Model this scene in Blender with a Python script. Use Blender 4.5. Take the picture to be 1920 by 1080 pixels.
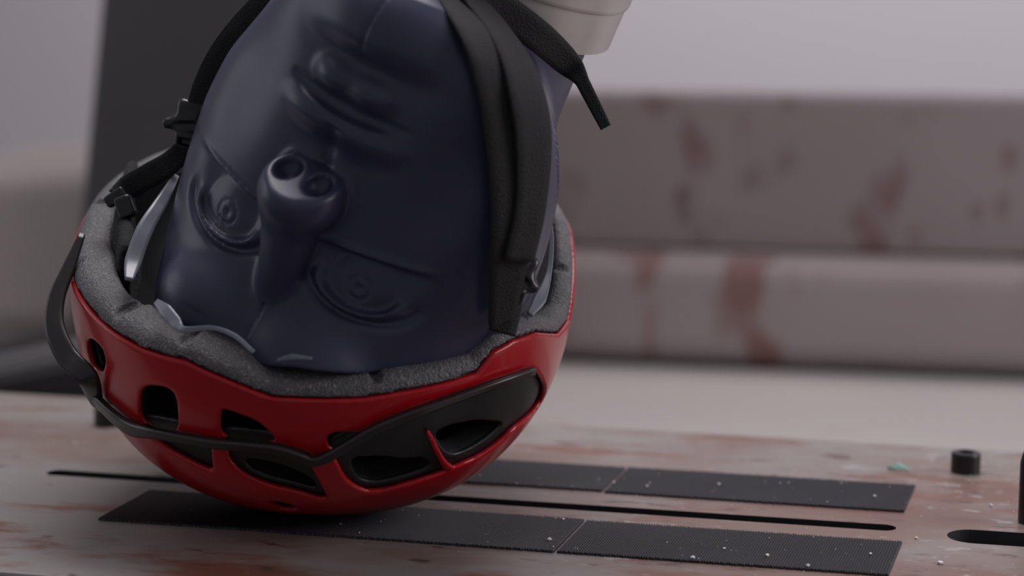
import bpy, bmesh, math, random
import numpy as np
from mathutils import Matrix, Vector, Quaternion
random.seed(3)
for o in list(bpy.data.objects): bpy.data.objects.remove(o)
SC = bpy.context.scene
COL = SC.collection

# ------------------------------------------------------------------ camera
FPX = 4200.0                                    # focal length in pixels of the 1920 frame
def nrm(v): v = np.array(v, float); return v/np.linalg.norm(v)
_Yc = nrm((1000/FPX, 660/FPX, -1))
_y = 0.
for _ in range(50):
    _z = (1000+660*_y)/FPX; _y = (-.067*(FPX-60*_z)+410*_z)/FPX
_Xc = nrm((1, _y, _z)); _Zc = np.cross(_Xc, _Yc)
R = np.array([_Xc, _Yc, _Zc])                   # world = R @ camera-space
CAMH = 0.2791
CAM = np.array([0.33, -1.0, CAMH])              # camera position, plate top is z = 0
cam_d = bpy.data.cameras.new('camera'); cam = bpy.data.objects.new('camera', cam_d); COL.objects.link(cam)
cam_d.sensor_width = 36; cam_d.lens = FPX/1920*36; cam_d.clip_start = .05; cam_d.clip_end = 60
mw = Matrix.Identity(4)
for i in range(3):
    for j in range(3): mw[i][j] = R[i][j]
    mw[i][3] = CAM[i]
cam.matrix_world = mw
cam_d.dof.use_dof = True; cam_d.dof.focus_distance = 1.03; cam_d.dof.aperture_fstop = 4.8
SC.camera = cam

# ------------------------------------------------------------------ world, lights, exposure
SC.view_settings.view_transform = 'Standard'; SC.view_settings.look = 'None'
SC.view_settings.gamma = 1; SC.view_settings.exposure = 0.40; SC.view_settings.use_curve_mapping = False
W = bpy.data.worlds.new('room_light'); SC.world = W; W.use_nodes = True
W.node_tree.nodes['Background'].inputs[0].default_value = (.60, .57, .62, 1)
W.node_tree.nodes['Background'].inputs[1].default_value = .25
def area(name, loc, target, size, sy, power, col):
    l = bpy.data.lights.new(name, 'AREA'); l.shape = 'RECTANGLE'; l.size = size; l.size_y = sy
    l.energy = power; l.color = col
    o = bpy.data.objects.new(name, l); COL.objects.link(o); o.location = loc
    o.rotation_euler = (Vector(target)-Vector(loc)).to_track_quat('-Z', 'Y').to_euler(); return o
area('ceiling_panel_light', (.0, .42, 1.45), (0, .05, 0), .9, .7, 13.5, (1, .95, .98))
area('right_soft_light', (1.7, .2, .75), (0, .1, .05), .8, .9, 9.5, (1, .94, .97))  # soft light from the right, reflected in the helmet shell
area('left_fill_light', (-1.6, -.1, .7), (-.1, .1, .1), .9, 1.1, 2.4, (.92, .93, 1))  # added fill from the left to lift the plate and head
area('wall_wash_light', (.3, 1.7, 1.5), (.4, 2.7, .5), 2.2, .4, 19, (1, .95, .99))  # added light that brightens the wall and the machine parts behind

# ------------------------------------------------------------------ helpers
def ray(px, py): return R@nrm((px-960, 540-py, -FPX))
def at_depth(px, py, d): return CAM+R@(np.array((px-960, 540-py, -FPX))/FPX*d)
def on_z(px, py, z=0.):
    r = ray(px, py); return CAM+r*((z-CAM[2])/r[2])
def on_y(px, py, y):
    r = ray(px, py); return CAM+r*((y-CAM[1])/r[1])
def tag(o, label, cat, group=None, kind=None):
    if label: o['label'] = label
    if cat: o['category'] = cat
    if group: o['group'] = group
    if kind: o['kind'] = kind
    return o
def empty(name, loc):
    o = bpy.data.objects.new(name, None); COL.objects.link(o); o.location = loc; o.empty_display_size = .02; return o
def link_mesh(name, V, Fc, mat, parent=None, smooth=True):
    """V in world coordinates; the object's origin is put on its parent's (or its own base)"""
    V = np.asarray(V, float)
    if parent is not None: org = np.array(parent.get('_org', (0, 0, 0)))
    else: org = np.array([(V[:, 0].min()+V[:, 0].max())/2, (V[:, 1].min()+V[:, 1].max())/2, V[:, 2].min()])
    me = bpy.data.meshes.new(name); me.from_pydata((V-org).tolist(), [], [list(map(int, f)) for f in Fc]); me.update()
    if smooth: me.polygons.foreach_set('use_smooth', [True]*len(me.polygons))
    me.materials.append(mat)
    o = bpy.data.objects.new(name, me); COL.objects.link(o)
    if parent is not None: o.parent = parent
    else: o.location = org
    o['_org'] = tuple(org) if parent is None else tuple(parent['_org'])
    return o
def root_empty(name, org):
    o = empty(name, org); o['_org'] = tuple(map(float, org)); return o

def surface_nets(f, lo, hi, vox):
    lo = np.array(lo, float); hi = np.array(hi, float)
    n = np.ceil((hi-lo)/vox).astype(int)+1
    D = np.empty(tuple(n), np.float32)
    xs, ys, zs = [lo[i]+vox*np.arange(n[i]) for i in range(3)]
    ch = max(1, int(1.2e6/(n[1]*n[2])))
    for i in range(0, n[0], ch):
        X, Y, Z = np.meshgrid(xs[i:i+ch], ys, zs, indexing='ij')
        D[i:i+ch] = f(np.stack([X, Y, Z], -1).reshape(-1, 3)).reshape(X.shape)
    D[0] = D[-1] = 1; D[:, 0] = D[:, -1] = 1; D[:, :, 0] = D[:, :, -1] = 1
    S = D < 0
    c = n-1
    cnt = np.zeros(tuple(c), np.int8)
    corners = [(a, b, d) for a in (0, 1) for b in (0, 1) for d in (0, 1)]
    for a, b, d in corners: cnt += S[a:a+c[0], b:b+c[1], d:d+c[2]]
    act = (cnt > 0) & (cnt < 8)
    idx = -np.ones(tuple(c), np.int64); I = np.argwhere(act); idx[act] = np.arange(len(I))
    P = np.zeros((len(I), 3)); K = np.zeros(len(I))
    for a, b, d in corners:
        for ax in range(3):
            o1 = [a, b, d]
            if o1[ax]: continue
            o2 = list(o1); o2[ax] = 1
            d1 = D[I[:, 0]+o1[0], I[:, 1]+o1[1], I[:, 2]+o1[2]]; d2 = D[I[:, 0]+o2[0], I[:, 1]+o2[1], I[:, 2]+o2[2]]
            m = (d1 < 0) != (d2 < 0)
            t = np.where(m, d1/np.where(m, d1-d2, 1), 0)
            q = np.tile(np.array(o1, float), (len(I), 1)); q[:, ax] = t
            P[m] += q[m]; K[m] += 1
    V = lo+vox*(I+P/K[:, None])
    faces = []
    for ax in range(3):
        u, v = (ax+1) % 3, (ax+2) % 3
        s1 = [slice(None)]*3; s2 = [slice(None)]*3; s1[ax] = slice(0, -1); s2[ax] = slice(1, None)
        A, B = S[tuple(s1)], S[tuple(s2)]
        E_ = np.argwhere(A != B); E_ = E_[(E_[:, u] > 0) & (E_[:, v] > 0)]
        fl = A[E_[:, 0], E_[:, 1], E_[:, 2]]
        q = []
        for du, dv in ((-1, -1), (0, -1), (0, 0), (-1, 0)):
            g = E_.copy(); g[:, u] += du; g[:, v] += dv; q.append(idx[g[:, 0], g[:, 1], g[:, 2]])
        q = np.stack(q, 1); q[~fl] = q[~fl][:, ::-1]; faces.append(q)
    return V, np.concatenate(faces)
def sdf_object(name, f, lo, hi, vox, B, C, mat, parent):
    V, Q = surface_nets(f, lo, hi, vox)
    return link_mesh(name, V@B.T+C, Q, mat, parent)
def smin(a, b, k): h = np.clip(.5+.5*(b-a)/k, 0, 1); return b*(1-h)+a*h-k*h*(1-h)
def smax(a, b, k): return -smin(-a, -b, k)
def ell(P, c, r):
    q = (P-np.array(c))/np.array(r); l = np.linalg.norm(q, axis=1)+1e-9
    return (l-1)*np.linalg.norm(P-np.array(c), axis=1)/l
def capsule(P, a, b, r1, r2=None):
    a = np.array(a, float); b = np.array(b, float); r2 = r1 if r2 is None else r2
    d = b-a; t = np.clip((P-a)@d/(d@d), 0, 1); return np.linalg.norm(P-(a+t[:, None]*d), axis=1)-(r1+(r2-r1)*t)
def chaikin(p, n=1):
    p = np.array(p, float)
    for _ in range(n):
        q = np.roll(p, -1, 0); p = np.stack([.78*p+.22*q, .22*p+.78*q], 1).reshape(-1, p.shape[1])
    return p
def poly_sd(U, p):
    d = np.full(len(U), 1e9); s = np.ones(len(U))
    for i in range(len(p)):
        a, b = p[i], p[i-1]; e = b-a; w = U-a
        t = np.clip(w@e/(e@e+1e-12), 0, 1); q = w-t[:, None]*e; d = np.minimum(d, (q*q).sum(1))
        c1 = U[:, 1] >= a[1]; c2 = U[:, 1] < b[1]; c3 = e[0]*w[:, 1] > e[1]*w[:, 0]
        fl = (c1 & c2 & c3) | (~c1 & ~c2 & ~c3); s[fl] *= -1
    return s*np.sqrt(d)
def rot(ax, d):
    a = nrm(ax); d = math.radians(d); K = np.array([[0, -a[2], a[1]], [a[2], 0, -a[0]], [-a[1], a[0], 0]])
    return np.eye(3)+math.sin(d)*K+(1-math.cos(d))*K@K
def smooth_path(P, n):
    """Catmull-Rom through the points"""
    P = [np.array(p, float) for p in P]; P = [2*P[0]-P[1]]+P+[2*P[-1]-P[-2]]; out = []
    for i in range(1, len(P)-2):
        for k in range(n):
            t = k/n; out.append(.5*((2*P[i])+(-P[i-1]+P[i+1])*t+(2*P[i-1]-5*P[i]+4*P[i+1]-P[i+2])*t*t+(-P[i-1]+3*P[i]-3*P[i+1]+P[i+2])*t**3))
    out.append(P[-2]); return np.array(out)
def ribbon_geo(P, Wd, w, th, crown=0.):
    """flat strap: P path (n,3), Wd width directions, w widths, th thickness; rounded-rect section"""
    n = len(P); w = np.broadcast_to(w, (n,)); V = []
    T = np.gradient(P, axis=0); T /= np.linalg.norm(T, axis=1)[:, None]
    Wd = Wd-(Wd*T).sum(1)[:, None]*T; Wd /= np.linalg.norm(Wd, axis=1)[:, None]
    N = np.cross(T, Wd)
    sec = [(-1, 0), (-.94, .5), (-.5, .5+crown), (0, .5+crown), (.5, .5+crown), (.94, .5), (1, 0), (.94, -.5), (.5, -.5+crown), (0, -.5+crown), (-.5, -.5+crown), (-.94, -.5)]
    m = len(sec)
    for i in range(n):
        for a, b in sec: V.append(P[i]+Wd[i]*a*w[i]/2+N[i]*b*th)
    Fc = [(i*m+j, i*m+(j+1) % m, (i+1)*m+(j+1) % m, (i+1)*m+j) for i in range(n-1) for j in range(m)]
    Fc += [tuple(range(m))[::-1], tuple((n-1)*m+j for j in range(m))]
    return np.array(V), Fc
def lathe(prof, c, ax=(0, 0, 1), n=48):
    """profile [(r,h)] around axis through c"""
    ax = nrm(ax); u = nrm(np.cross(ax, (1, 0, 0) if abs(ax[0]) < .9 else (0, 1, 0))); v = np.cross(ax, u); V = []; Fc = []
    for r, h in prof:
        for k in range(n):
            t = 2*math.pi*k/n; V.append(np.array(c)+ax*h+(u*math.cos(t)+v*math.sin(t))*r)
    for i in range(len(prof)-1):
        for k in range(n): Fc.append((i*n+k, i*n+(k+1) % n, (i+1)*n+(k+1) % n, (i+1)*n+k))
    Fc += [tuple(range(n))[::-1], tuple((len(prof)-1)*n+k for k in range(n))]
    return np.array(V), Fc
def rbox(name, c, size, Bm, mat, parent=None, bev=.002, seg=3):
    bm = bmesh.new(); bmesh.ops.create_cube(bm, size=1)
    for v in bm.verts: v.co = Vector((v.co.x*size[0], v.co.y*size[1], v.co.z*size[2]))
    if bev: bmesh.ops.bevel(bm, geom=list(bm.edges), offset=bev, segments=seg, affect='EDGES', profile=.5)
    bm.verts.index_update()
    V = np.array([v.co[:] for v in bm.verts])@np.array(Bm).T+np.array(c); Fc = [[v.index for v in f.verts] for f in bm.faces]; bm.free()
    return link_mesh(name, V, Fc, mat, parent, smooth=False)
I3 = np.eye(3)

# ------------------------------------------------------------------ materials
def mat(name, col, rough=.5, metal=0., coat=0., bump=None, mix=None, spec=.5, bias=0.):
    """bump=(scale,strength,detail)  mix=[(scale,lo,hi,colour,detail)]"""
    m = bpy.data.materials.new(name); m.use_nodes = True; nt = m.node_tree; b = nt.nodes['Principled BSDF']
    b.inputs['Base Color'].default_value = (*col, 1); b.inputs['Roughness'].default_value = rough
    b.inputs['Metallic'].default_value = metal; b.inputs['Coat Weight'].default_value = coat
    b.inputs['Specular IOR Level'].default_value = spec; b.inputs['Coat Roughness'].default_value = .12
    tc = nt.nodes.new('ShaderNodeTexCoord')
    last = None
    for k, (sc, lo, hi, c2, det, st) in enumerate(mix or []):
        mp = nt.nodes.new('ShaderNodeMapping'); mp.inputs['Scale'].default_value = st; mp.inputs['Location'].default_value = (k*3.7, k*1.3, 0)
        nz = nt.nodes.new('ShaderNodeTexNoise'); nz.inputs['Scale'].default_value = sc; nz.inputs['Detail'].default_value = det; nz.inputs['Roughness'].default_value = .6
        rp = nt.nodes.new('ShaderNodeValToRGB'); rp.color_ramp.elements[0].position = lo; rp.color_ramp.elements[1].position = hi
        mx = nt.nodes.new('ShaderNodeMix'); mx.data_type = 'RGBA'
        nt.links.new(tc.outputs['Object'], mp.inputs[0]); nt.links.new(mp.outputs[0], nz.inputs['Vector']); 
        if bias:                                     # the plate is rustier towards its right end
            sx = nt.nodes.new('ShaderNodeSeparateXYZ'); nt.links.new(tc.outputs['Object'], sx.inputs[0])
            ma = nt.nodes.new('ShaderNodeMath'); ma.operation = 'MULTIPLY_ADD'; ma.inputs[1].default_value = bias; nt.links.new(sx.outputs['X'], ma.inputs[0]); nt.links.new(nz.outputs['Fac'], ma.inputs[2]); nt.links.new(ma.outputs[0], rp.inputs[0])
        else: nt.links.new(nz.outputs['Fac'], rp.inputs[0])
        nt.links.new(rp.outputs['Color'], mx.inputs[0])
        if last is None: mx.inputs[6].default_value = (*col, 1)
        else: nt.links.new(last, mx.inputs[6])
        mx.inputs[7].default_value = (*c2, 1); last = mx.outputs[2]
    if last is not None: nt.links.new(last, b.inputs['Base Color'])
    if bump:
        nz = nt.nodes.new('ShaderNodeTexNoise'); nz.inputs['Scale'].default_value = bump[0]; nz.inputs['Detail'].default_value = bump[2]
        bp = nt.nodes.new('ShaderNodeBump'); bp.inputs['Strength'].default_value = bump[1]; bp.inputs['Distance'].default_value = .002
        nt.links.new(tc.outputs['Object'], nz.inputs['Vector']); nt.links.new(nz.outputs['Fac'], bp.inputs['Height']); nt.links.new(bp.outputs[0], b.inputs['Normal'])
    return m
iso = (1, 1, 1)
M_head = mat('navy_rubber', (.037, .039, .080), .36, spec=.5)
M_red = mat('red_gloss_shell', (.38, .003, .009), .30, spec=.35, coat=.35)
M_foam = mat('grey_eps_foam', (.090, .088, .096), .48, bump=(900, .6, 2), mix=[(700, .54, .68, (.22, .21, .22), 2, iso), (60, .45, .7, (.078, .076, .082), 3, iso)])
M_black = mat('matt_black_plastic_and_vent_shade', (.012, .013, .014), .45)  # panel plastic, also the painted shade inside the vents
M_visor = mat('dark_visor_plastic', (.020, .015, .017), .35, coat=.2)
M_strap = mat('black_webbing', (.010, .010, .011), .75, bump=(1500, .5, 1))
M_buckle = mat('black_buckle_plastic', (.014, .014, .016), .3)
M_pad = mat('black_padding', (.008, .008, .009), .9, bump=(500, .6, 2))
M_silver = mat('pale_liner_plastic', (.17, .18, .22), .3)
M_alu = mat('brushed_aluminium', (.60, .57, .56), .42, metal=.4, mix=[(25, .45, .7, (.52, .49, .48), 4, iso)])
M_plate = mat('rusted_steel_plate', (.268, .250, .236), .42, metal=.2, bump=(90, .08, 4),
              mix=[(6, .48, .66, (.215, .150, .118), 8, (1, 2.0, 1)), (12, .54, .64, (.205, .088, .060), 8, (1, 2.3, 1)), (3.2, .49, .66, (.180, .098, .076), 9, (1, 1.5, 1)), (38, .63, .69, (.11, .065, .055), 4, (1, 2.5, 1)), (55, .66, .72, (.36, .33, .32), 3, (1, 2, 1))], bias=.10)
M_strip = mat('black_ridged_rubber', (.030, .031, .036), .6, mix=[(14, .5, .75, (.045, .042, .050), 3, iso), (160, .70, .76, (.16, .15, .16), 2, iso)])
M_dark = mat('slot_dark', (.02, .02, .022), .6)
M_bolt = mat('black_oxide_steel', (.020, .020, .024), .38, metal=.3)
M_block = mat('rust_stained_casting', (.22, .185, .19), .8,
              mix=[(8.5, .545, .62, (.080, .030, .026), 3, (1, 1, .8)), (11, .57, .65, (.12, .048, .043), 2, (1, 1, .6)), (3, .35, .8, (.19, .158, .162), 2, iso)])
M_block2 = mat('stained_lower_casting', (.265, .225, .225), .8,
              mix=[(11, .57, .64, (.17, .08, .07), 2, (1, 1, .6)), (3, .35, .8, (.20, .16, .165), 2, iso)])
M_ledge = mat('cream_painted_base', (.40, .37, .355), .6, mix=[(7, .66, .74, (.38, .27, .25), 2, iso), (3, .4, .8, (.36, .335, .325), 2, iso)])
M_beige = mat('beige_casting', (.38, .335, .325), .8, mix=[(3, .3, .8, (.30, .265, .26), 3, iso)])
M_wall = mat('off_white_wall', (.68, .65, .68), .9)
M_column = mat('charcoal_column', (.040, .038, .043), .6, mix=[(4, .4, .7, (.05, .045, .048), 2, iso)])
M_floor = mat('grey_floor', (.12, .11, .11), .8)
M_chip = mat('mint_green_chip', (.35, .62, .55), .6)
M_crumb = mat('white_crumb', (.75, .72, .74), .7)

# ------------------------------------------------------------------ setting
def quad_obj(name, pts, m):
    me = bpy.data.meshes.new(name); me.from_pydata([tuple(p) for p in pts], [], [tuple(range(len(pts)))]); me.materials.append(m)
    o = bpy.data.objects.new(name, me); COL.objects.link(o); o['kind'] = 'structure'; return o
rb = rbox('wall_back', (.0, 3.05, .7), (9, .1, 3.4), I3, M_wall, bev=0); rb['kind'] = 'structure'
rf = rbox('floor', (0, 1.1, -.95), (9, 6, .1), I3, M_floor, bev=0); rf['kind'] = 'structure'

# ------------------------------------------------------------------ steel plate with slots
def boolean_cut(o, cutters):
    for c in cutters:
        md = o.modifiers.new('cut', 'BOOLEAN'); md.operation = 'DIFFERENCE'; md.object = c; md.solver = 'EXACT'
    dg = bpy.context.evaluated_depsgraph_get(); me = bpy.data.meshes.new_from_object(o.evaluated_get(dg))
    o.modifiers.clear(); old = o.data; o.data = me; me.name = o.name
    for c in cutters: bpy.data.objects.remove(c)
OX, OY = CAM[0], CAM[1]                       # plate features were measured from the camera's foot
Y0, Y1 = .876+OY, 1.231+OY
plate = rbox('steel_plate', (OX-.35, (Y0+Y1)/2, -.012), (1.7, Y1-Y0, .024), I3, M_plate, bev=.0015, seg=2)
def slot_cutter(x0, x1, y, w, depth):
    r = w/2; pts = []
    for k in range(17): t = -math.pi/2+math.pi*k/16; pts.append((x1-r+r*math.cos(t), y+r*math.sin(t)))
    for k in range(17): t = math.pi/2+math.pi*k/16; pts.append((x0+r+r*math.cos(t), y+r*math.sin(t)))
    n = len(pts); V = [(x, yy, .01) for x, yy in pts]+[(x, yy, -depth) for x, yy in pts]
    Fc = [tuple(range(n)), tuple(range(2*n-1, n-1, -1))]+[(i, n+i, n+(i+1) % n, (i+1) % n) for i in range(n)]
    return link_mesh('cutter', V, Fc, M_dark, smooth=False)
boolean_cut(plate, [slot_cutter(OX-.493, OX-.057, OY+1.0505, .0115, .02), slot_cutter(OX-.033, OX+.25, OY+1.045, .025, .011)])
tag(plate, 'long flat rust-stained steel plate with slots under the red helmet', 'plate')
plate.data.materials.append(M_dark)  # slot walls and floors are coloured near-black
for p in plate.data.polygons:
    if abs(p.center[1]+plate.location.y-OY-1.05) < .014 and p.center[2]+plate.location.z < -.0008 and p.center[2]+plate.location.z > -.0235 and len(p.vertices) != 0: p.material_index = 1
# base casting that carries the plate
base = rbox('plate_bed', (OX-.35, (Y0+Y1)/2, -.135), (1.66, Y1-Y0-.03, .222), I3, M_column, bev=.004)
tag(base, 'dark steel bed block directly beneath the rusty plate', 'machine bed')

# ridged strips
def strip(x0, x1, y0, y1, label, skew0=0, skew1=0):
    n = int((x1-x0)/.00062); V = []; Fc = []
    rnd = random.Random(int(abs(x0)*1e4))
    for i in range(n+1):
        t = i/n; h = .0015 if i % 2 else .0008
        e0 = rnd.uniform(-.0005, .0005); e1 = rnd.uniform(-.0006, .0006)
        xa = x0+(x1-x0)*t
        for (yy, z) in ((y0+e0, -.0001), (y0+e0, h), (y1+e1, h), (y1+e1, -.0001)): V.append((xa+.0025*(yy-y0)/(y1-y0), yy, z))
    for i in range(n):
        for j in range(4): a = i*4+j; b = i*4+(j+1) % 4; Fc.append((a, b, b+4, a+4))
    Fc += [(3, 2, 1, 0), (n*4, n*4+1, n*4+2, n*4+3)]
    o = link_mesh('ridged_strip', V, Fc, M_strip, smooth=False)
    tag(o, label, 'grip strip'); return o
xs = (OX-.4285, OX-.2052, OX-.0552)
strip(xs[0], xs[1]-.0008, OY+1.083, OY+1.134, 'black ridged strip behind the slot, mostly hidden by the helmet')
strip(xs[1]+.0008, xs[2], OY+1.081, OY+1.135, 'black ridged strip behind the slot, right of the helmet')
strip(xs[0], xs[1]-.0008, OY+.967, OY+1.025, 'black ridged strip in front of the slot, beneath the helmet')
strip(xs[1]+.0008, xs[2], OY+.967, OY+1.0235, 'black ridged strip in front of the slot, at lower right')

# socket head screws
def cap_screw(x, y, label, r=.0077, h=.0112):
    c = (x, y, -.0003); t = root_empty('socket_screw', (x, y, 0)); tag(t, label, 'bolt')
    V, Fc = lathe([(r*.93, 0), (r, .0006), (r, h-.0012), (r*.93, h-.0002), (r*.84, h), (r*.60, h), (r*.56, h-.0008), (r*.52, h*.35), (.0001, h*.3)], c, n=40)
    link_mesh('screw_head', V, Fc, M_bolt, t).data.set_sharp_from_angle(angle=math.radians(28))
    ring = []
    return t
cap_screw(OX-.0289, OY+1.1745, 'black socket head screw standing on the plate at right')
cap_screw(OX-.508, OY+1.163, 'black socket head screw half hidden behind the helmet visor at left')
# post at right frame edge
pc = on_z(1934, 980); V, Fc = lathe([(.0062, 0), (.0065, .001), (.0065, .030), (.0055, .034), (.0040, .0385), (.0001, .039)], (pc[0], pc[1], -.0003), n=32)
tag(link_mesh('locating_pin', V, Fc, M_bolt), 'black upright pin at the right edge of the plate', 'pin')
# green chip and crumbs
cp = on_z(1680, 880); a = cp+np.array((0, 0, .0004))
V = [a+np.array(v) for v in ((-.005, .001, 0), (-.002, .0045, .0005), (.002, .003, .002), (.008, -.002, .0003), (.001, -.0015, 0), (-.004, -.001, .001), (0, 0, .003))]
Fc = [(0, 1, 6), (1, 2, 6), (2, 3, 6), (3, 4, 6), (4, 5, 6), (5, 0, 6), (5, 4, 3, 2, 1, 0)]
tag(link_mesh('plastic_chip', V, Fc, M_chip, smooth=False), 'small mint green chip lying on the plate left of the black screw', 'chip')
for px, py, s in ((1763, 1055, .0013), (1030, 1011, .0011), (1299, 1045, .0011), (1439, 1041, .001), (1515, 1060, .0009), (1632, 1038, .0008), (1213, 911, .0007), (1348, 907, .0007), (1640, 930, .0008), (1150, 904, .0007), (1358, 1028, .0007), (1056, 973, .0007), (1718, 1008, .0007), (1858, 947, .0009)):
    c = on_z(px, py, .0018 if (px < 1690 and py not in (0,)) else .0006); bm = bmesh.new(); bmesh.ops.create_icosphere(bm, subdivisions=2, radius=s)
    for v in bm.verts: v.co = v.co*random.uniform(.75, 1.15); v.co.z *= .7
    V = np.array([v.co[:] for v in bm.verts])+c; Fc = [[v.index for v in f.verts] for f in bm.faces]; bm.free()
    tag(link_mesh('crumb', V, Fc, M_crumb, smooth=False), 'tiny white crumb lying on the plate and its strips', 'crumb', 'white crumbs on the plate')

_rn = random.Random(9); V = []; Fc = []
for k in range(170):                                  # scattered grit, far too fine to count
    x = OX-.06+_rn.gauss(0, .06) if k % 3 else OX-.20+_rn.gauss(0, .12); y = OY+_rn.uniform(.95, 1.2); r = _rn.uniform(.0002, .00045)
    if x > OX+.12 or abs(y-OY-1.0505) < .010 or (abs(y-OY-1.045) < .018 and x > OX-.04): continue
    on = x < OX-.0552 and (1.081 < y-OY < 1.135 or .967 < y-OY < 1.0235); z = .0016 if on else .0001
    a = _rn.uniform(0, 6); b = len(V)
    V += [np.array((x+math.cos(a+t)*r*1.5, y+math.sin(a+t)*r, z)) for t in (0, 2.1, 4.2)]+[np.array((x, y, z+r*1.2))]
    Fc += [(b, b+1, b+3), (b+1, b+2, b+3), (b+2, b, b+3), (b+2, b+1, b)]
tag(link_mesh('grit', V, Fc, M_crumb, smooth=False), 'fine pale grit scattered over the plate and strips', 'grit', kind='stuff')

# ------------------------------------------------------------------ background machine parts
tilt = rot((0, 1, 0), -.7)
YB = 1.15
def back_box(name, pxl, pxr, top, bot, y, depth, m, label, cat, zb=None, til=tilt, bev=.01):
    """a box whose front face stands at world y"""
    a = on_y(pxl, (top+bot)/2, y); b = on_y(pxr, (top+bot)/2, y); mx = (pxl+pxr)/2
    zt = on_y(mx, top, y)[2]; z0 = on_y(mx, bot, y)[2] if zb is None else zb
    o = rbox(name, ((a[0]+b[0])/2, y+depth/2, (zt+z0)/2), (b[0]-a[0], depth, zt-z0), til, m, bev=bev)
    return tag(o, label, cat) if label else o
led = on_y(1500, 693, YB)[2]
bb = root_empty('stained_machine_base', (.3, YB, led))
def bpart(name, c, s, m, bev=.008): 
    return rbox(name, c, s, tilt, m, bb, bev=bev)
xl, xr = on_y(560, 400, YB)[0], on_y(2300, 400, YB)[0]
xc = (xl+xr)/2; xm = on_y(1500, 400, YB)[0]; off = (xm-xc)
zt, zm_, zb = on_y(1500, 178, YB+.06)[2], on_y(1500, 482, YB+.04)[2], led
def z_at(z): return z
bpart('upper_block', (xc, YB+.06+.02, (zt+zm_)/2), (xr-xl, .04, zt-zm_), M_block)
bpart('lower_block', (xc, YB+.17, (zm_+zb)/2), (xr-xl, .34, zm_-zb), M_block2, bev=.02)
tag(bb, 'rust-blotched grey machine base block with a step, behind the plate at right', 'machine base')
lg = rbox('cream_ledge', (0.1, .45+.64, led-.055), (2.6, 1.24, .10), tilt, M_ledge, bev=.004)
tag(lg, 'pale cream painted ledge below the rust-blotched block', 'ledge')

# charcoal column
cx0 = on_y(185, 300, .75)[0]; cx1 = on_y(640, 300, .75)[0]
colm = rbox('upright_column', ((cx0+cx1)/2+.046, .75+.09, .55), (cx1-cx0, .18, 1.4+.0), rot((0, 1, 0), 7.3), M_column, bev=.012)
tag(colm, 'tall charcoal machine column behind the helmet at left', 'column')
# beige casting at left
bz0 = on_y(80, 330, .95)[2]; bz1 = on_y(80, 625, .95)[2]
bx0 = on_y(-260, 400, .95)[0]; bx1 = on_y(330, 400, .95)[0]
be = rbox('beige_housing', ((bx0+bx1)/2, .95+.2, (bz0+bz1)/2), (bx1-bx0, .4, bz0-bz1), rot((0, 1, 0), -3.5), M_beige, bev=.02)
tag(be, 'blurred beige grey machine housing at the left edge', 'housing')
_t = on_y(60, 722, .30); dk = rbox('shadow_stand_in', (_t[0]-.06, .30+.06, _t[2]-.05), (.30, .12, .10), rot((0, 1, 0), -14), M_column, bev=.012)  # added dark box in place of the shadow on the ledge
tag(dk, 'low dark box standing in for shadow behind the plate at the left edge', 'box')

# ------------------------------------------------------------------ helmet
HA = np.array((.1221, .1358, .115)); HP = 2.2631
def frame(beta, roll, yaw):
    b = math.radians(beta); B = np.array([[1, 0, 0], [0, math.sin(b), math.cos(b)], [0, -math.cos(b), math.sin(b)]])
    return rot((0, 0, 1), roll)@B@rot((0, 0, 1), yaw)
HB = R@frame(28.15, -2.43, .72)                 # world = HB @ local + HC ; local z points out of the opening
def supp(n): q = HP/(HP-1); return (np.sum(np.abs(HA*n)**q))**(1/q)
_h = supp(HB[2])                                 # half height down to the contact point
_lo, _hi = .9, 1.3
for _ in range(60):
    _m = (_lo+_hi)/2
    if at_depth(613.2, 478.6, _m)[2]-_h > .0016: _lo = _m
    else: _hi = _m
HC = at_depth(613.2, 478.6, _lo)
def g_sup(P, s=1.): return (np.abs(P/(HA*s))**HP).sum(1)**(1/HP)
def d_out(P): return np.linalg.norm(P, axis=1)*(1-1/np.maximum(g_sup(P), 1e-6))
def to_h(p): return (np.array(p)-HC)@HB
def hit_h(px, py, s=1.):
    o = to_h(CAM); r = ray(px, py)@HB; t = np.linspace(.8, 1.4, 6001); P = o+r*t[:, None]
    i = np.where(g_sup(P, s) < 1)[0]
    if len(i): return P[i[0]]
    i = np.argmin(g_sup(P, s)); return P[i]/g_sup(P[i:i+1], s)[0]
def plane_h(px, py, z):
    o = to_h(CAM); r = ray(px, py)@HB; return o+r*((z-o[2])/r[2])
def r_out(ph, z):
    c, s = np.sin(ph), np.cos(ph); zz = np.clip(np.abs(z)/HA[2], 0, .999)
    return ((1-zz**HP)/(np.abs(c/HA[0])**HP+np.abs(s/HA[1])**HP))**(1/HP)
RIM = [(187, 594), (190, 609), (225, 634), (264, 656), (345, 678), (426, 715), (508, 747), (565, 750), (620, 751), (682, 749), (750, 738), (825, 723), (894, 702), (926, 662), (965, 640), (1008, 625), (1049, 627), (1069, 600)]
_r = np.array([hit_h(*q) for q in RIM]); _ph = np.arctan2(_r[:, 0], -_r[:, 1]); _zz = _r[:, 2]
print('rim', np.round(np.degrees(_ph)).tolist(), np.round(_zz*1000, 1).tolist())
_k = (_ph > math.radians(-40)) & (_ph < math.radians(80))
PHK = np.concatenate([[-math.pi, -2.4, -1.9, -1.35, -.95], _ph[_k], [1.45, 1.8, 2.4, math.pi]])
ZK = np.concatenate([[.003, .005, .008, .008, .011], _zz[_k], [-.006, .004, .002, .000]])
_o = np.argsort(PHK); PHK = PHK[_o]; ZK = ZK[_o]
def zo(ph): return np.interp(ph, PHK, ZK)
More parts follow.
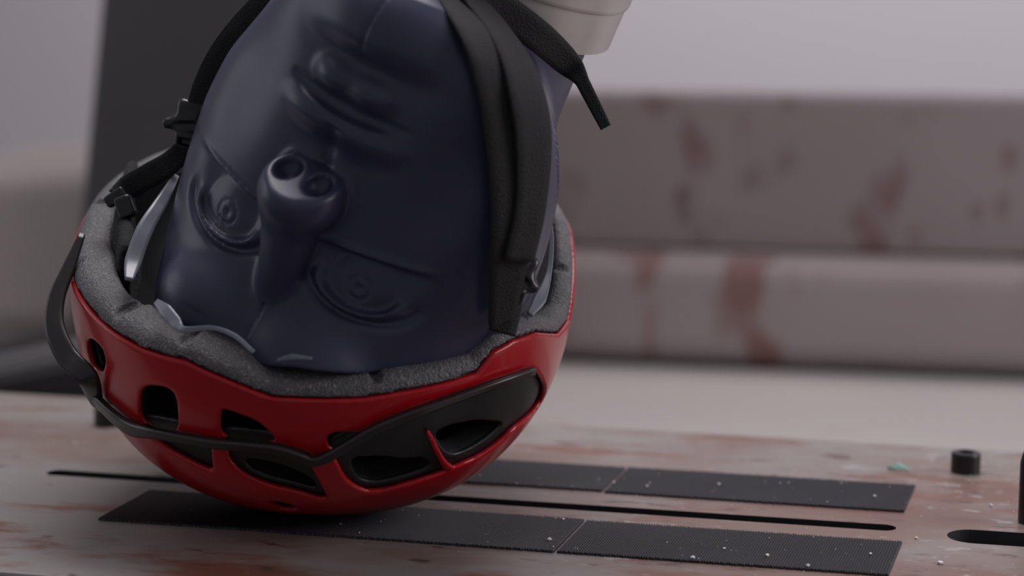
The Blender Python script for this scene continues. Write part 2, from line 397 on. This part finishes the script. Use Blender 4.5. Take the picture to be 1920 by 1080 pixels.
INN = [(235, 336), (226, 393), (213, 434), (220, 481), (232, 532), (253, 558), (291, 572), (330, 600), (345, 618), (400, 616), (440, 630), (475, 658), (520, 672), (560, 669), (613, 680), (682, 694), (764, 676), (845, 668), (878, 631), (914, 602), (950, 592), (987, 585), (1027, 547), (1033, 520), (1047, 437), (1053, 380)]
_q = []
for px, py in INN:
    z = .015
    for _ in range(30):
        P = plane_h(px, py, z); ph = math.atan2(P[0], -P[1]); z = .6*z+.4*(float(zo(ph))+.006)
    _q.append((ph, math.hypot(P[0], P[1])/float(r_out(ph, min(z, .06)))))
_q = np.array(sorted(_q)); print('inner', [(round(math.degrees(a)), round(b, 2)) for a, b in _q])
PHI_ = np.concatenate([[-math.pi], _q[:, 0], [math.pi]]); SI_ = np.concatenate([[.80], np.clip(_q[:, 1], .70, .91), [.80]])
def s_in(ph): return np.interp(ph, PHI_, SI_)
# outlines of the openings, as seen on the shell, turned into cones from the helmet's centre
def cone(pix, smooth=2):
    D_ = np.array([nrm(hit_h(*p)) for p in pix]); m = nrm(D_.mean(0)); u = nrm(np.cross(m, (0, 0, 1))); v = np.cross(m, u)
    g = D_/(D_@m)[:, None]; return m, u, v, chaikin(np.stack([g@u, g@v], 1), smooth)
def cone_sd(P, cn):
    m, u, v, p = cn; w = P@m; L = np.linalg.norm(P, axis=1); out = np.full(len(P), .05)
    ext = np.abs(p).max()+.12
    ok = w > .02; q = P[ok]/w[ok][:, None]; a = np.stack([q@u, q@v], 1); near = (np.abs(a).max(1) < ext)
    idx = np.where(ok)[0][near]
    if len(idx): out[idx] = poly_sd(a[near], p)*L[idx]
    return out
VENTS = [cone(p) for p in (
    [(262, 735), (277, 724), (313, 728), (330, 745), (334, 812), (300, 803), (262, 792)],
    [(413, 768), (430, 772), (480, 790), (508, 815), (518, 832), (413, 824)],
    [(612, 812), (690, 811), (684, 822), (618, 850)],
    [(160, 640), (172, 636), (192, 655), (197, 680), (190, 700), (172, 688)],
    [(500, 940), (535, 944), (565, 956), (530, 959)])]
LIP = [(190, 742), (200, 750), (223, 772), (255, 794), (304, 804), (398, 821), (460, 826), (520, 833), (560, 845), (586, 854), (615, 846), (694, 800), (750, 776), (804, 755), (926, 712), (990, 690)]
DARK = [cone(p, 1) for p in (
    [(560, 845), (586, 854), (573, 862), (592, 895), (612, 932), (608, 939), (556, 924), (502, 912), (453, 890), (431, 866), (425, 845), (417, 822), (460, 826), (520, 833)],
    [(255, 794), (304, 804), (396, 821), (394, 849), (398, 886), (370, 874), (341, 859), (304, 838)],
    [(618, 846), (694, 800), (750, 776), (803, 757), (860, 736), (926, 713), (992, 690), (1006, 697), (1024, 735), (1014, 760), (985, 790), (964, 806), (940, 830), (900, 858), (862, 874), (784, 903), (698, 926), (668, 915), (648, 898), (632, 865)])]
RIB = cone([(797, 812), (808, 808), (826, 845), (838, 866), (856, 880), (835, 888), (818, 856)], 1)
DEEP = [cone(p) for p in (
    [(818, 822), (850, 806), (905, 795), (955, 800), (930, 825), (900, 846), (862, 864), (840, 856)],
    [(655, 868), (720, 866), (760, 872), (800, 868), (815, 885), (770, 902), (700, 918), (672, 908)],
    [(455, 868), (520, 880), (580, 905), (596, 930), (555, 918), (500, 905), (460, 888)])]
hel = root_empty('bicycle_helmet', (HC[0], HC[1], 0.0))
tag(hel, 'red bicycle helmet upside down on the plate, worn by the navy headform', 'helmet')
def phi(P): return np.arctan2(P[:, 0], -P[:, 1])
def f_red(P):
    d = d_out(P); ph = phi(P)
    f = smax(np.abs(d+.0016)-.0016, P[:, 2]-zo(ph), .001)
    cut = np.full(len(P), 1.)
    m = np.abs(d) < .012; Q = P[m]; c = np.full(len(Q), 1.)
    for v in VENTS: c = np.minimum(c, cone_sd(Q, v))
    dk_ = np.full(len(Q), 1.)
    for v in DARK: dk_ = np.minimum(dk_, cone_sd(Q, v))
    dk_ = np.maximum(dk_, -cone_sd(Q, RIB))
    cut[m] = np.minimum(c, dk_)
    return smax(f, -cut, .002)
ext = HA+.006
sdf_object('outer_shell', f_red, (-ext[0], -ext[1], -ext[2]), (ext[0], ext[1], .045), .00095, HB, HC, M_red, hel)
def cavity(P):
    ph = phi(P); s = s_in(ph); q = P.copy(); q[:, 0] /= s; q[:, 1] /= s; q[:, 2] /= .80
    return np.linalg.norm(P, axis=1)*(1-1/np.maximum(g_sup(q), 1e-6))
GRV = [math.radians(a) for a in (-42, -24, 14, 41, 86, -100, 125)]
def f_foam(P):
    d = d_out(P); ph = phi(P); rr = np.linalg.norm(P[:, :2], axis=1)
    top = P[:, 2]-(zo(ph)+.0075)
    outer = d+.0012
    o = smax(outer, top, .009)
    f = smax(o, -cavity(P), .006)
    inside = d+.0036                                   # below the red edge the foam sits under the shell
    f = np.where(P[:, 2] < zo(ph)+.0006, np.maximum(f, inside), f)
    for a in GRV:
        dd = np.abs(np.angle(np.exp(1j*(ph-a))))*rr
        f = np.where((dd < .006) & (P[:, 2] > zo(ph)-.004), np.maximum(f, .0027-np.hypot(dd, np.maximum(0, -(top+.0002)))), f)
    m = (f < .004); Q = P[m]; c = np.full(len(Q), 1.)
    for v in VENTS+DEEP: c = np.minimum(c, cone_sd(Q, v)-.001)
    f[m] = smax(f[m], -c, .003)
    return f
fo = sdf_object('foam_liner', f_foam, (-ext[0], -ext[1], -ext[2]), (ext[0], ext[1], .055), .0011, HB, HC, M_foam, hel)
fo.data.materials.append(M_black)                  # black colour on the foam below the rim stands in for vent shade
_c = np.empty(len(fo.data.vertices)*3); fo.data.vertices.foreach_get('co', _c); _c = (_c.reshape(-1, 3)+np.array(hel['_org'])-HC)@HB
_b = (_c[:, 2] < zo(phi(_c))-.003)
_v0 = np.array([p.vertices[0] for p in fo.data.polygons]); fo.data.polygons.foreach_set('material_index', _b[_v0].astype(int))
def f_dark(P):
    d = d_out(P); m = np.abs(d+.004) < .008; out = np.full(len(P), .01); Q = P[m]
    c = np.full(len(Q), 1.); e = np.full(len(Q), 1.)
    for v in DARK: c = np.minimum(c, cone_sd(Q, v)-.004)
    for v in DEEP: e = np.minimum(e, cone_sd(Q, v))
    out[m] = smax(np.maximum(np.abs(d[m]+.0046)-.0014, c), -e, .0015); return out
sdf_object('recessed_panel', f_dark, (-ext[0], -ext[1], -ext[2]), (ext[0], .02, .03), .001, HB, HC, M_black, hel)['label'] = 'matt black recessed panel'

# visor: thin lip on the front that stands off as a loop on the left
def shell_pt(px, py, off):
    P = hit_h(px, py); return HC+HB@(P*(1+off/np.linalg.norm(P)))
vp = []; vw = []; wd = []
LOOP = [(154, 440), (130, 500), (106, 560), (103, 615), (126, 668), (164, 708)]
lw = [.003, .006, .008, .0095, .0105, .010]
for (px, py), w_ in zip(LOOP, lw): vp.append(at_depth(px, py, HC.dot(0) if False else 1.052-.0002*(py-445)*.6)); wd.append(w_)
for k, (px, py) in enumerate(LIP):
    vp.append(shell_pt(px, py, .0035)); wd.append(.008 if k < 4 else (.0045 if k < 13 else .0035))
vp = smooth_path(vp, 6); wd = np.interp(np.linspace(0, 1, len(vp)), np.linspace(0, 1, len(wd)), wd)
ctr = HC; Nrm = vp-ctr; Nrm /= np.linalg.norm(Nrm, axis=1)[:, None]
T = np.gradient(vp, axis=0); T /= np.linalg.norm(T, axis=1)[:, None]; Wd = np.cross(T, Nrm); Wd /= np.linalg.norm(Wd, axis=1)[:, None]
Wc = np.cross(T, CAM-vp); Wc /= np.linalg.norm(Wc, axis=1)[:, None]; Wc *= np.sign((Wc*Wd).sum(1))[:, None]
_b = np.clip((38-np.arange(len(vp)))/10, 0, .8)[:, None]; Wd = Wd*(1-_b)+Wc*_b   # the loop is twisted to face forward
V, Fc = ribbon_geo(vp, Wd, wd, .0030); vis = link_mesh('visor', V, Fc, M_visor, hel); vis['label'] = 'dark plastic visor band looping off the side'

# padding and pale retention band inside
def pad(a0, a1, z0, z1, th):
    def f(P):
        cv = cavity(P); ph = phi(P); rr = np.linalg.norm(P[:, :2], axis=1)
        am = math.radians((a0+a1)/2); hw = math.radians((a1-a0)/2)
        lat = (np.abs(np.angle(np.exp(1j*(ph-am))))-hw)*rr
        zc = (z0+z1)/2; ver = np.abs(P[:, 2]-zc)-(z1-z0)/2
        return smax(smax(np.abs(cv+th/2-.001)-th/2, lat, .004), ver, .004)
    return f
for a0, a1, z0, z1 in ((-112, -58, -.03, .030), (-50, -18, -.03, .008), (62, 120, -.03, .018), (20, 50, -.03, -.004)):
    sdf_object('comfort_pad', pad(a0, a1, z0, z1, .007), (-.11, -.12, -.04), (.11, .10, .045), .0016, HB, HC, M_pad, hel)['label'] = 'black padding'
def free_ribbon(name, pts, w, th, m, parent, wdir=None, n=8, facing=None):
    P = smooth_path([at_depth(*p) for p in pts], n); w = np.interp(np.linspace(0, 1, len(P)), np.linspace(0, 1, len(np.atleast_1d(w))) if np.ndim(w) else [0, 1], w if np.ndim(w) else [w, w])
    T = np.gradient(P, axis=0); T /= np.linalg.norm(T, axis=1)[:, None]
    nn = np.array(facing) if facing is not None else nrm(CAM-P.mean(0))
    Wd = np.cross(T, np.tile(nn, (len(P), 1)))
    V, Fc = ribbon_geo(P, Wd, w, th); return link_mesh(name, V, Fc, m, parent)
free_ribbon('retention_band', [(330, 330, 1.07), (305, 375, 1.045), (272, 430, 1.03), (250, 490, 1.02), (242, 525, 1.01)], [.003, .006, .008, .008, .004], .0014, M_silver, hel)['label'] = 'pale grey plastic band'
free_ribbon('retention_band', [(1022, 395, 1.06), (1016, 440, 1.045), (1006, 490, 1.035), (998, 525, 1.03)], [.001, .006, .0055, .001], .0014, M_silver, hel)['label'] = 'pale grey plastic band'
free_ribbon('retention_band', [(1031, 400, 1.075), (1034, 450, 1.06), (1029, 510, 1.045), (1012, 560, 1.03), (993, 590, 1.02)], [.001, .0025, .003, .0065, .003], .0014, M_silver, hel)['label'] = 'pale grey plastic band'
free_ribbon('liner_edge', [(293, 566, .992), (310, 582, .985), (328, 602, .98), (345, 618, .975), (398, 615, .968), (440, 630, .963), (475, 660, .957)], [.003, .006, .0055, .003, .002, .002, .002], .0012, M_silver, hel)['label'] = 'pale grey liner edge'
free_ribbon('liner_edge', [(520, 675, .955), (548, 669, .953), (585, 672, .953)], [.001, .0025, .001], .0012, M_silver, hel)['label'] = 'pale grey liner edge'

# ------------------------------------------------------------------ headform
U2 = nrm((-.40, -.917, 0)); be_, ps_ = math.radians(20), math.radians(18)
zc_ = np.array((0, 0, 1.)); S0 = np.array((U2[1], -U2[0], 0))       # picture-left, perpendicular to U2
Uh = math.cos(be_)*U2-math.sin(be_)*zc_; F0 = math.sin(be_)*U2+math.cos(be_)*zc_
Fh = math.cos(ps_)*F0+math.sin(ps_)*S0; Xh = np.cross(Fh, Uh)
GB = R@np.stack([Xh, Fh, Uh], 1)                # columns: x, front, crown
E0 = at_depth(547, 467, .985); GC = E0-GB@np.array((0, .086, -.030))
def hit_g(px, py, f, off=0.):
    o = (CAM-GC)@GB; r = ray(px, py)@GB; t = np.linspace(.85, 1.3, 2251); P = o+r*t[:, None]; d = f(P)-off
    i = np.where(d < 0)[0]; i = i[0] if len(i) else int(np.argmin(d)); return P[i]
mm = 1e-3
ZT = np.array([-160, -156, -150, -140, -125, -105, -85, -60, -30, 0, 30, 55, 75, 90, 100, 106])*mm
WT = np.array([1, 30, 44, 56, 67, 77, 86, 91, 93, 89, 80, 70, 60, 46, 30, 1])*mm
FT = np.array([70, 82, 87, 90, 90, 90, 90, 88, 86, 91, 98, 95, 82, 64, 42, 5])*mm
BT = np.array([50, 30, 20, 5, -15, -38, -52, -62, -80, -95, -97, -93, -82, -64, -42, -5])*mm
def _smooth(T, sg=.005):
    zf = np.arange(ZT[0]-.03, ZT[-1]+.03, .001); v = np.interp(zf, ZT, T); k = np.exp(-.5*(np.arange(-15, 16)*.001/sg)**2); k /= k.sum()
    v2 = np.convolve(v, k, 'same'); m = np.clip(np.minimum(zf-ZT[0], ZT[-1]-zf)/.012, 0, 1); return zf, v*(1-m)+v2*m
ZF, WF = _smooth(WT); _, FF = _smooth(FT); _, BF = _smooth(BT)
def f_base(P):
    z = np.clip(P[:, 2], ZT[0], ZT[-1]); w = np.interp(z, ZF, WF)*(1-.42*np.clip((.035-P[:, 1])/.13, 0, 1)*np.clip((.02-z)/.06, 0, 1)); a = np.interp(z, ZF, FF); b = np.interp(z, ZF, BF)
    cy = (a+b)/2; l = (a-b)/2; y = P[:, 1]-cy; x = P[:, 0]
    g = (np.abs(x/w)**2.5+np.abs(y/l)**2.5)**(1/2.5)
    d = (1-1/np.maximum(g, 1e-6))*np.hypot(x, y)
    e = np.maximum(ZT[0]-P[:, 2], P[:, 2]-ZT[-1])
    d = np.maximum(d, e)*.8
    nk = capsule(P, (-.006, -.028, -.04), (-.012, -.034, -.30), .055)
    nk = smax(nk, -(P[:, 2]+.215), .003)
    return smin(d, nk, .018)

EL, ER = E_EYE = (np.array((-.0372, .0, -.0285)), np.array((.0372, .0, -.0285))) if False else (np.array((-.0380, 0, -.0280)), np.array((.0345, 0, -.0290)))
def f_head(P):
    x, y, z = P[:, 0], P[:, 1], P[:, 2]
    d = f_base(P)
    d = d+.0035*np.exp(-((np.abs(x)-.052)**2/.018**2+(z+.085)**2/.03**2))*(y > 0)                 # hollow of the cheeks
    d = smin(d, ell(P, (0, .070, -.136), (.030, .026, .022)), .012)                                # chin
    for e in (EL, ER):                                                                              # brow bulges
        d = smin(d, ell(P, (e[0]*.72, .0840, .0125), (.025, .0180, .0165)), .013)
    # eyes: shallow openings with a rounded lid on the brow side and a crisp crease on the cheek side
    fr = (y > .03)
    for e in (EL, ER):
        sg = 1 if e[0] > 0 else -1
        u = (x-e[0])*sg; v = z-e[2]
        up = (np.hypot(u/.0172, np.maximum(v, 0)/.0098)-1)*.0105         # lid arc
        cr = -(v+.0145+.12*u)                                              # crease towards the cheek
        side = np.abs(u)-(.0172+.25*np.maximum(-v-.002, 0))
        ins = 1/(1+np.exp(np.clip(up/.0004, -40, 40)))
        lo_ = 1/(1+np.exp(np.clip(cr/.0006, -40, 40)))
        sd = 1/(1+np.exp(np.clip(side/np.where(u > 0, .0045, .003), -40, 40)))
        rr = np.hypot(u, v-.0005)
        ins = 1-(1-ins)/(1+np.exp(np.clip(-(v-.0005)/.0010, -40, 40)))
        h = -.0044*ins*lo_*sd
        h += .0032*np.clip(1-(np.hypot(u, v)/.0155)**2, 0, 1)*ins*lo_       # eyeball
        h += .0012*np.exp(-((up-.0012)/.0011)**2)*(v > -.002)*1/(1+np.exp(np.clip((-v)/.001, -40, 40)))
        h += -.0022*np.exp(-((up-.0048)/.0018)**2)/(1+np.exp(np.clip(-v/.0015, -40, 40)))
        h += .0016*np.exp(-((cr-.0014)/.0016)**2)*np.exp(-((u-.003)/.023)**4)
        h += -.0007*np.exp(-((rr-.0052)/.0006)**2)-.0012*np.exp(-(rr/.0015)**2)
        d = d-h*fr
    # nose
    ns = capsule(P, (0, .084, -.006), (-.001, .0990, -.056), .0085, .0140)
    ns = smin(ns, ell(P, (-.001, .0995, -.058), (.0155, .0165, .0165)), .006)
    for sx in (-1, 1): ns = smin(ns, ell(P, (sx*.0108-.001, .095, -.060), (.0080, .014, .0125)), .004)
    ns = smax(ns, -(z+.0682-(y-.1)*.48), .0022)
    d = smin(d, ns, .005)
    for sx in (-1, 1): d = smax(d, -ell(P, (sx*.0080-.001, .1010, -.0690), (.0058, .0085, .0070)), .0010)
    # mouth
    mx = x-.001
    zl = -.1010-.9*mx*mx*3
    for sx in (-1, 1):
        d = smin(d, ell(P, (.001+sx*.0085, .0850, -.1120), (.0120, .0120, .0085)), .005)
        d = smin(d, ell(P, (.001+sx*.0105, .0830, -.0930), (.0175, .0115, .0070)), .009)
    groove = np.hypot(z-zl, (y-(.0930-6*mx*mx)))-.0034*np.sqrt(np.clip(1-(mx/.031)**2, 0, 1))
    d = smax(d, -np.where(np.abs(mx) < .031, groove, .01), .002)
    d = d+.0028*np.exp(-((z+.1235)**2/.006**2+(mx/.025)**2))*(y > 0)
    d = d+.0016*np.exp(-(mx/.0035)**2)*((z > -.092) & (z < -.072))*(y > 0)
    # mould seam
    seam = .0009*np.exp(-(x/.0007)**2)*((z > -.004) | (z < -.128))*(y > 0)
    Q = (P@GB.T+GC-HC)@HB                                  # the cranium sits inside the helmet's cavity
    d = smax(d, cavity(Q)+.0015-3*np.maximum(Q[:, 2]-.004, 0), .003)
    return d+seam
head = root_empty('test_headform', (GC[0], GC[1], GC[2]))
tag(head, 'upside down navy blue crash test headform with a face, wearing the helmet', 'headform')
sdf_object('head', f_head, (-.09, -.105, -.262), (.09, .124, .112), .00105, GB, GC, M_head, head)
# neck base flare and metal mounting collar on the neck axis
def G(p): return GC+GB@np.array(p, float)
axn = -GB[:, 2]
V, Fc = lathe([(.060, 0), (.0645, .001), (.066, .0015), (.066, .022), (.0668, .0222), (.0672, .0235), (.0672, .024), (.0672, .075), (.060, .076)], G((-.012, -.036, -.140)), axn, 72)
_co = link_mesh('mounting_collar', V, Fc, M_alu, head); _co['label'] = 'brushed metal collar'; _co.data.set_sharp_from_angle(angle=math.radians(28))

# ------------------------------------------------------------------ straps (parts of the helmet)
def surf_ribbon(name, pts, w, th, m, parent, off=.0015, n=8):
    P = []
    for px, py, o in pts: P.append(GC+GB@hit_g(px, py, f_base, o))
    P = smooth_path(P, n); L = (P-GC)@GB; e = 5e-4
    Nn = np.stack([f_base(L+np.eye(3)[i]*e)-f_base(L-np.eye(3)[i]*e) for i in range(3)], 1)@GB.T
    T = np.gradient(P, axis=0); Wd = np.cross(T, Nn)
    for _ in range(6): Wd[1:-1] = (Wd[:-2]+Wd[1:-1]+Wd[2:])/3
    ww = np.interp(np.linspace(0, 1, len(P)), np.linspace(0, 1, len(w)), w)
    V, Fc = ribbon_geo(P, Wd, ww, th); o = link_mesh(name, V, Fc, m, parent); return o, P, Wd, ww
surf_ribbon('chin_strap', [(790, -60, .003), (835, -10, .003), (888, 62, .004), (925, 140, .005), (950, 240, .006), (962, 370, .007), (956, 480, .007), (946, 560, .006), (940, 605, .005)], [.017, .017, .018, .020, .022, .022, .020, .016, .013], .0022, M_strap, hel)
surf_ribbon('chin_strap', [(830, -60, .004), (905, 20, .005), (955, 90, .006), (985, 170, .007), (1000, 260, .008), (995, 380, .008), (972, 490, .009)], [.018, .02, .022, .024, .022, .018, .016], .0022, M_strap, hel)
_pts = [(860, -40, .010), (930, 10, .010), (1010, 68, .011), (1062, 116, .011)]
_P = [GC+GB@hit_g(px, py, f_base, o) for px, py, o in _pts]; _dz = float(-(R.T@(_P[-1]-CAM))[2])
_P += [at_depth(px, py, _dz) for px, py in ((1085, 142), (1103, 175), (1121, 210), (1136, 239))]
_P = smooth_path(_P, 8); _T = np.gradient(_P, axis=0)
V, Fc = ribbon_geo(_P, np.cross(_T, CAM-_P), np.interp(np.linspace(0, 1, len(_P)), [0, .2, .4, .52, .62, 1], [.016, .015, .013, .010, .0065, .0052]), .002)
link_mesh('strap_tail', V, Fc, M_strap, hel)
free_ribbon('lower_strap', [(958, 500, 1.005), (948, 550, 1.003), (940, 590, 1.00), (932, 622, .998)], [.016, .017, .017, .017], .0026, M_strap, hel)
# strap running up the far side of the jaw at picture left, and down to the helmet
free_ribbon('chin_strap', [(640, -60, 1.01), (560, -8, 1.02), (492, 45, 1.03), (436, 100, 1.04), (398, 155, 1.045), (372, 215, 1.05), (352, 272, 1.055)], [.028, .028, .025, .021, .017, .013, .010], .0022, M_strap, hel)
free_ribbon('chin_strap', [(560, -40, 1.06), (500, 10, 1.065), (440, 75, 1.07), (395, 140, 1.07), (365, 220, 1.068), (345, 278, 1.065)], [.016, .015, .014, .012, .010, .008], .0022, M_strap, hel)
free_ribbon('lower_strap', [(354, 262, 1.062), (325, 300, 1.066), (285, 326, 1.07), (245, 348, 1.072), (218, 372, 1.07)], [.008, .011, .012, .012, .010], .0022, M_strap, hel)
def buckle(pts, label):
    """moulded Y-buckle: tapered body with a raised loop and a slot"""
    P = [at_depth(*p) for p in pts]; a, b, c = P
    L = nrm(b-a); F_ = nrm(CAM-a); S = nrm(np.cross(L, F_)); F_ = np.cross(S, L); ln = np.linalg.norm(b-a); Bm = np.stack([S, L, F_], 1); o = (a+b)/2
    k = float((c-o)@S)
    def f(Q):
        x, y, z = Q[:, 0], Q[:, 1], Q[:, 2]
        wid = .0095*(1-.35*np.clip(y/ln+.5, 0, 1)); body = smax(smax(np.abs(x)-wid, np.abs(y)-ln/2, .004), np.abs(z-.6*x*0-.0015*np.cos(y/ln*3))-.0036, .003)
        wing = capsule(Q, (0, -.1*ln, .001), (k, .06*ln, .002), .0048, .0026)
        d = smin(body, wing, .003)
        bar = capsule(Q, (-.005, .22*ln, .0042), (.005, .22*ln, .0042), .0017); d = smin(d, bar, .001)
        d = smax(d, -(smax(smax(np.abs(x)-.0042, np.abs(y-.34*ln)-.0018, .001), np.abs(z-.004)-.003, .001)), .001)
        return smax(d, -capsule(Q, (0, -.05*ln, .0062), (k*.7, .04*ln, .0062), .0018), .001)
    r = ln/2+.006
    o2 = sdf_object('buckle', f, (-max(.014, abs(k)+.006), -r, -.008), (max(.014, abs(k)+.006), r, .010), .0006, Bm, o, M_buckle, hel); return o2
buckle([(372, 190, 1.05), (350, 280, 1.055), (318, 214, 1.05)], '')
buckle([(978, 474, .997), (950, 572, .995), (1002, 532, 1.0)], '')
rbox('strap_anchor', at_depth(217, 370, 1.068), (.011, .006, .007), R@rot((0, 0, 1), 35), M_buckle, hel, bev=.0015)
rbox('strap_anchor', at_depth(236, 388, 1.062), (.0085, .011, .010), R@rot((0, 0, 1), 20), M_buckle, hel, bev=.002)
